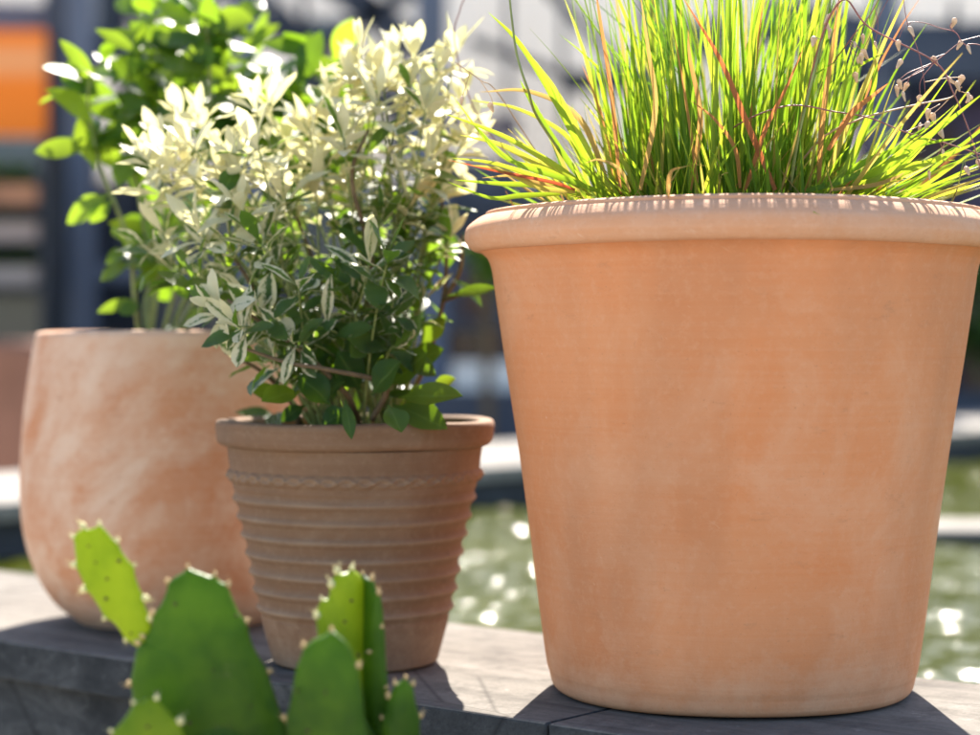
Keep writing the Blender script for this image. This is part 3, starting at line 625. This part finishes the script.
def pad(poly, D, yaw, th, mat, marks=(), name='pad', edge_step=7, label=None, front=False):
    D += .12; cxp = sum(p[0] for p in poly) / len(poly)
    C0 = PW(cxp, 600, D); cz = math.cos(yaw); sy = math.sin(yaw)
    P0 = [PW(x, y, D) for x, y in poly]; P = catmull(P0 + [P0[0]], 6)[:-1]
    Lin = [P0[i].lerp(P0[(i + 1) % len(P0)], k / 6) for i in range(len(P0)) for k in range(6)]
    P = [a_.lerp(b_, .45) for a_, b_ in zip(P, Lin)]
    random.seed(int(poly[0][0] * 7 + poly[0][1])); W2 = []
    for p in P:
        dx = (p.x - C0.x) / cz
        W2.append(Vector((C0.x + dx * cz, D + dx * sy, p.z)))
    c = sum(W2, Vector()) / len(W2); ks = []; k = 2
    while k < len(W2): ks.append(k); k += edge_step + random.choice((-1, 0, 1))
    W2 = [q + (q - c).normalized() * (.0022 * sum(math.exp(-((i - k) / 1.1) ** 2) for k in ks) + .0012 * mnoise.noise(q * 60)) for i, q in enumerate(W2)]
    nrm = Vector((-sy, cz, 0)) * -1
    rings = (1, .97, .9, .78, .6, .4, .2); n = len(W2); vs = []; fs = []
    def ht(s): return th / 2 * (1 - s ** 2.6) ** .5
    for sgn in (1, -1):
        o = len(vs)
        for s in rings:
            for q in W2: vs.append(c + (q - c) * s + nrm * (sgn * ht(s)))
        vs.append(c + nrm * sgn * th / 2)
        for i in range(len(rings) - 1):
            for k in range(n): fs.append((o + i * n + k, o + i * n + (k + 1) % n, o + (i + 1) * n + (k + 1) % n, o + (i + 1) * n + k))
        for k in range(n): fs.append((o + (len(rings) - 1) * n + k, o + (len(rings) - 1) * n + (k + 1) % n, o + len(rings) * n))
    b = MB(); b.add(vs, fs); o = b.build(name, mat, ca)
    bm = bmesh.new(); bm.from_mesh(o.data); bmesh.ops.remove_doubles(bm, verts=bm.verts, dist=1e-5); bmesh.ops.recalc_face_normals(bm, faces=bm.faces); bm.to_mesh(o.data); bm.free()
    if label: o['label'] = label
    def areole(pos, outd, r, m_):
        a = MB(); vs_ = []; fs_ = []
        for i in range(5):
            for k in range(7):
                f = math.sin((i + .4) / 4.8 * math.pi) * r * rnd(.8, 1.2); q = 6.283 * k / 7
                vs_.append((f * math.cos(q), f * math.sin(q), (i - 1.5) * r * .55))
        for i in range(4):
            for k in range(7): fs_.append((i * 7 + k, i * 7 + (k + 1) % 7, (i + 1) * 7 + (k + 1) % 7, (i + 1) * 7 + k))
        fs_ += [tuple(range(7))[::-1], tuple(range(28, 35))]
        Mx = outd.to_track_quat('Z', 'Y').to_matrix()
        a.add([pos + Mx @ Vector(v) for v in vs_], fs_)
        for k in range(5):
            dq = (outd + rvec() * .5).normalized(); a.tube([pos, pos + dq * r * rnd(1.5, 3.2)], r * .13, r * .03, 3)
        ob = a.build('areole', m_); ob.parent = o
    for k in ks:
        q = W2[k]
        if q.z > .03: areole(q, (q - c).normalized(), (.0021 if mat is M_cacy else .0018) * rnd(.7, 1.5), M_arey if mat is M_cacy else M_are)
    for (x, y) in marks:
        p = PW(x, y, D); dx = (p.x - C0.x) / cz; q = Vector((C0.x + dx * cz, D + dx * sy, p.z))
        dv = q - c; s = max(.0, min(1, max((dv.length / max(1e-4, max(((w_ - c).normalized().dot(dv.normalized()) > .97) * (w_ - c).length for w_ in W2))), 0)))
        areole(q + nrm * ht(s) , nrm, .0012 * rnd(.6, 1.4), M_dk if not front else M_are)
    return o
pad([(146,640),(137,650),(135,700),(140,780),(215,830),(292,790),(287,742),(275,700),(258,658),(240,618),(224,584),(212,577),(192,570),(174,578),(166,592),(155,620)], 1.37, R(8), .020, M_cac, [(176,602),(213,668),(236,615),(250,705),(158,690),(190,720)], label='largest dark green cactus pad')
pad([(143,648),(133,644),(117,626),(94,602),(79,577),(73,549),(75,533),(88,530),(102,528),(117,544),(131,563),(140,588),(148,611),(153,632)], 1.375, R(-12), .011, M_cacy, [(110,578),(98,562),(109,598),(122,560),(90,546),(134,632)], label='young yellow green cactus pad growing from the corner of the large pad', edge_step=6)
pad([(150,860),(118,800),(112,740),(128,712),(148,698),(165,708),(185,735),(205,790),(190,850)], 1.31, R(-5), .016, M_cacy, [(150,725)], edge_step=6)
pad([(300,840),(288,780),(287,720),(297,665),(313,640),(335,633),(352,648),(362,690),(368,740),(366,800),(350,840)], 1.32, R(-15), .018, M_cac, [(312,730),(330,690),(300,690)], edge_step=9)
pad([(335,840),(324,760),(320,690),(321,640),(321,605),(332,592),(334,577),(347,572),(360,578),(366,620),(368,700),(372,780),(368,840)], 1.40, R(48), .016, M_cacy, [(338,620),(350,655),(345,600)], edge_step=5)
pad([(368,840),(362,760),(359,680),(358,610),(362,578),(372,582),(380,600),(384,660),(388,740),(390,800),(385,840)], 1.405, R(-55), .014, M_cac, [(364,640),(366,606),(365,672),(367,705),(366,728),(378,650)], edge_step=5, front=True)
pad([(388,850),(380,790),(384,720),(392,690),(402,680),(412,688),(418,720),(420,790),(410,850)], 1.38, R(20), .014, M_cac, [], edge_step=5)
# stem pads and pot below the frame
b = MB()
for (x, y, z, rx, rz) in ((-.205, 1.49, -.03, .055, .10), (-.11, 1.51, -.03, .045, .10), (-.25, 1.44, -.03, .035, .08), (-.125, 1.45, -.03, .038, .09)):
    prof = [(max(.002, math.sin(math.pi * (i / 12)) ** .7 * rx), -rz + 2 * rz * i / 12) for i in range(13)]
    o_ = len(b.v); b.lathe(prof, (0, 0, 0), 20)
    for i in range(o_, len(b.v)): vx, vy, vz = b.v[i]; b.v[i] = (x + vx, y + vy * .35, z + vz)
b.build('lower_pads', M_cac, ca)
cp = thing('cactus_pot', 'round terracotta pot on the paving below the cactus, under the frame', 'plant pot', (-.17, 1.46, -.5))
b = MB(); b.lathe([(.001, .004), (.12, .001), (.128, .006), (.175, .33), (.176, .34), (.188, .345), (.190, .375), (.186, .38), (.170, .38), (.165, .36), (.12, .03), (.001, .03)], (-.17, 1.46, -.5), 72); b.build('body', M_cpot, cp)
soil(-.17, 1.46, .168, -.145, cp)
# ------------------------------------------------------------------ background: glass fronted garden shop
FY = 10.5
def pxbox(mb, x0, x1, y0, y1, D, dep, z0=None, z1=None):
    A = PW(x0, y1, D); B_ = PW(x1, y0, D); za = A.z if z0 is None else z0; zb = B_.z if z1 is None else z1
    mb.box(((A.x + B_.x) / 2, D + dep / 2, (za + zb) / 2), (B_.x - A.x, dep, zb - za))
M_blue = plain('blue_steel', (.10, .12, .17), .5, .2, 1.5)
M_blued = plain('dark_blue_steel', (.042, .052, .078), .5, .2, 1.5)
M_cream = plain('cream_render', (.72, .68, .63), .9, .10, 1.2)
M_brownp = plain('brown_panel', (.15, .085, .06), .8, .3, 2)
M_glass = plain('dark_glass', (.03, .036, .048), .12, .3, .6, .6)
M_mauve = plain('mauve_panel', (.11, .085, .14), .8, .3, 2)
def mk_orange():
    m = NM('orange_board', .5, .3); s = m.n('ShaderNodeSeparateXYZ'); m.link(m.co, s.inputs[0])
    k = m.ramp(m.math('MULTIPLY', m.math('ADD', m.math('SINE', m.math('MULTIPLY', m.math('ADD', s.outputs[2], -.155), 13.0)), 1.0), .5), [(.60, (.92, .21, .006)), (.98, (.88, .34, .12))])
    m.color(k); return m.m
bd = thing('garden_shop', 'blurred shop building with blue steel posts, dark glazing and cream upper wall', 'building', (0, FY, -.5))
def mk_poly():
    m = NM('translucent_sheet', .6, .2); m.color(m.ramp(m.noise(.9, 4), [(.3, (.62, .58, .54)), (.7, (.80, .77, .73))])); m.translucent((.85, .80, .74), .085); return m.m
b = MB(); nx = 900                       # corrugated cladding, one wavy sheet, made translucent so sun behind it brightens the wall
vs = [(-8 + 16 * i / nx, FY + 1.3 + .02 * math.sin(i * 1.05), z) for i in range(nx + 1) for z in (1.2, 2.62)]
b.fixn = False; b.add(vs, [(2 * i, 2 * i + 2, 2 * i + 3, 2 * i + 1) for i in range(nx)])
b.build('cladding', mk_poly(), bd)
b = MB(); b.box((0, FY + 1.15, .35), (16, .2, 1.7)); b.build('glazing', M_glass, bd, False)
b = MB(); b.box((0, FY + 1.2, 2.70), (16.4, .25, .12)); b.build('roof_edge', M_blued, bd, False)
for (x0, x1, mt) in ((45, 62, M_blued), (66, 92, M_blue), (236, 256, M_blue), (416, 446, M_blue), (876, 900, M_blue), (-190, -150, M_blue), (1100, 1130, M_blue), (640, 665, M_blued)):  # first two are one post, its shaded and lit sides painted in two tones
    b = MB(); pxbox(b, x0, x1, 0, 400, FY, .18, -.5, 2.66); b.build('post', mt, bd, False, .01)
def beam(P0, P1, w_, D, mt=M_blue, name='beam'):
    A, B_ = PW(*P0, D), PW(*P1, D); d = B_ - A; c = (A + B_) / 2
    Mx = Matrix((d.normalized(), Vector((0, 1, 0)), d.normalized().cross(Vector((0, 1, 0))))).transposed()
    b = MB(); b.box(c, (d.length, .12, w_), M=Mx); return b.build(name, mt, bd, False)
beam((-200, 12), (60, 22), .16, FY + .25, M_blue)
beam((92, 45), (240, 60), .14, FY + .3, M_blued)
beam((92, 272), (240, 274), .09, FY + .3, M_blue, 'rail')
beam((446, 205), (900, 212), .12, FY + .5, M_blued, 'rail')
beam((250, 95), (446, 100), .10, FY + .5, M_blued, 'rail')
for P0, P1, ww in (((195, -30), (390, 110), .10), ((250, -20), (330, 60), .07), ((320, -30), (430, 60), .16), ((540, -20), (700, 150), .05), ((470, 40), (600, 90), .04), ((110, -40), (170, 70), .08), ((300, 60), (430, -20), .07)):
    beam(P0, P1, ww, FY + .6, M_blued, 'brace')
for x0, x1, y0, y1 in ((118, 126, 0, 270), (160, 168, 0, 400), (205, 212, -60, 400), (300, 306, -60, 400), (352, 360, -60, 110), (388, 396, -60, 400), (505, 511, -60, 400), (560, 566, -60, 400), (720, 728, -60, 400), (800, 806, -60, 400), (925, 935, 110, 400), (952, 958, 0, 400)):
    b = MB(); pxbox(b, x0, x1, y0, y1, FY + .45, .08); b.build('mullion', M_blued, bd, False)
for x0, x1, y0, y1, mt in ((256, 352, 18, 40, M_glass), (300, 352, 60, 100, M_blued), (396, 446, 95, 160, M_glass), (566, 640, 70, 92, M_blued), (446, 520, 118, 135, M_mauve), (665, 720, 20, 60, M_glass), (126, 160, 40, 100, M_glass), (462, 492, 270, 318, M_brownp), (900, 960, 128, 190, M_brownp), (955, 1010, 345, 392, M_brownp), (498, 520, 190, 330, M_blue), (940, 1010, 50, 92, M_mauve)):
    b = MB(); pxbox(b, x0, x1, y0, y1, FY + .62, .05); b.build('panel', mt, bd, False)
beam((760, 20), (1050, 75), .24, FY + .1, M_blued); beam((890, 60), (1100, 64), .18, FY - .05, M_blued)
b = MB(); pxbox(b, 92, 128, 20, -100, FY + .9, .1, PW(92, 45, FY).z, 2.6); b.build('panel', M_glass, bd, False)
b = MB(); pxbox(b, 812, 1100, 22, 99, FY + .7, .1); b.build('panel', M_blued, bd, False)
b = MB(); pxbox(b, 858, 1100, 100, 215, FY + .7, .1); b.build('panel', M_mauve, bd, False)
b = MB(); pxbox(b, 446, 520, 160, 330, FY + .8, .1); b.build('panel', plain('grey_panel', (.13, .14, .18), .8, .3, 3), bd, False)
b = MB(); pxbox(b, 395, 1200, 392, 440, FY - .9, .3, -.5); b.build('plinth', M_blued, bd, False)
b = MB(); pxbox(b, 452, 560, 362, 390, FY - .6, .25); b.build('sill', M_cream, bd, False)
# orange sign and shelving
sg = MB(); pxbox(sg, -90, 45, 30, 136, FY - .1, .06)
tag(sg.build('orange_sign', mk_orange(), smooth=False), 'blurred orange sign board at the upper left edge, above the dark shelves', 'sign')
rk = thing('plant_shelf', 'dark shelf rack under the orange sign with three rows of planters', 'shelf', PW(-20, 345, FY - .4))
b = MB(); pxbox(b, -95, 46, 138, 345, FY - .05, .05); b.build('back_panel', M_glass, rk, False)
for x in (-95, 40):
    b = MB(); pxbox(b, x, x + 6, 138, 345, FY - .6, .5, -.5); b.build('side_panel', M_dark, rk, False)
M_tro = [plain('trough_orange', (.42, .20, .11), .85, .2, 4), plain('trough_grey', (.34, .27, .24), .85, .2, 4), plain('trough_grey2', (.30, .26, .24), .85, .2, 4)]
M_dgreen = leafmat('dark_leaf', 'glossy')
for i, (y0, y1) in enumerate(((184, 206), (221, 242), (266, 286))):
    b = MB(); pxbox(b, -88, 39, y1, y1 + 4, FY - .6, .5); b.build('shelf_board', M_dark, rk, False)
    for j, (xa, xb) in enumerate(((-86, -26), (-22, 38))):
        A = PW((xa + xb) / 2, y1, FY - .5)
        t = thing('trough_planter', ['terracotta trough', 'grey pink trough', 'pale grey trough'][i] + [' at the frame edge', ' nearest the blue post'][1 if j else 0] + ' on the ' + ['top', 'middle', 'bottom'][i] + ' shelf', 'planter', A, 'troughs on the dark shelf rack')
        b = MB(); pxbox(b, xa, xb, y0, y1 - .5, FY - .55, .3); b.build('trough', M_tro[i], t, False, .01)
        lv = MB(); lv.fixn = False
        for k in range(90):
            p = PW(rnd(xa + 2, xb - 2), y0 - rnd(0, 14), FY - .4 + rnd(-.1, .1)); leaf(lv, p, rvec() + Vector((0, 0, .8)), rvec(), .07, .03, .3, .2, rnd(0, .5))
        lv.build('foliage', M_dgreen, t)
# big blurred bowl left
A = PW(2, 440, 7.2)
bw = thing('terracotta_bowl', 'large blurred reddish terracotta bowl at the left edge behind the pond ledge', 'plant pot', (A.x, A.y, -.5))
s_ = 1.0
b = MB(); b.lathe([(.001, .0), (.10, .0), (.13, .02), (.12, .10), (.15, .18), (.22, .5), (.25, .74), (.265, .78), (.265, .82), (.245, .82), (.22, .7), (.001, .65)], (A.x - .12, A.y, -.5), 48)
b.build('body', plain('clay_dark', (.24, .12, .085), .85, .2, 3), bw)
# blurred shrubs behind the big pot on the right and in the middle gap
def bushy(cx, cy, D, rx, rz, label, n, tr, nm='shrub'):
    c = PW(cx, cy, D); t = thing(nm, label, 'shrub', (c.x, c.y, -.5)); lv = MB(); lv.fixn = False
    for k in range(n):
        v = rvec() * rnd(.3, 1) ** .5; p = c + Vector((v.x * rx, v.y * rx, v.z * rz))
        leaf(lv, p, rvec(), rvec(), .09, .045, .3, .2, rnd(*tr))
    lv.build('foliage', M_dgreen, t)
    b = MB()
    for k in range(5): b.tube(bez((c.x + rnd(-.05, .05), c.y, -.5), (c.x, c.y, (c.z - .5) / 2), c + Vector((rnd(-rx, rx) * .5, 0, rz * .4)), 6), .012, .005, 5)
    b.build('trunk', M_wood, t)
bushy(985, 300, 9.7, .26, .30, 'dark green shrub against the shop at the right edge beside the big pot', 600, (0, .4))
bushy(488, 262, 9.4, .07, .12, 'small yellow green shrub between the brown and the big pot, far behind', 90, (.3, 1))
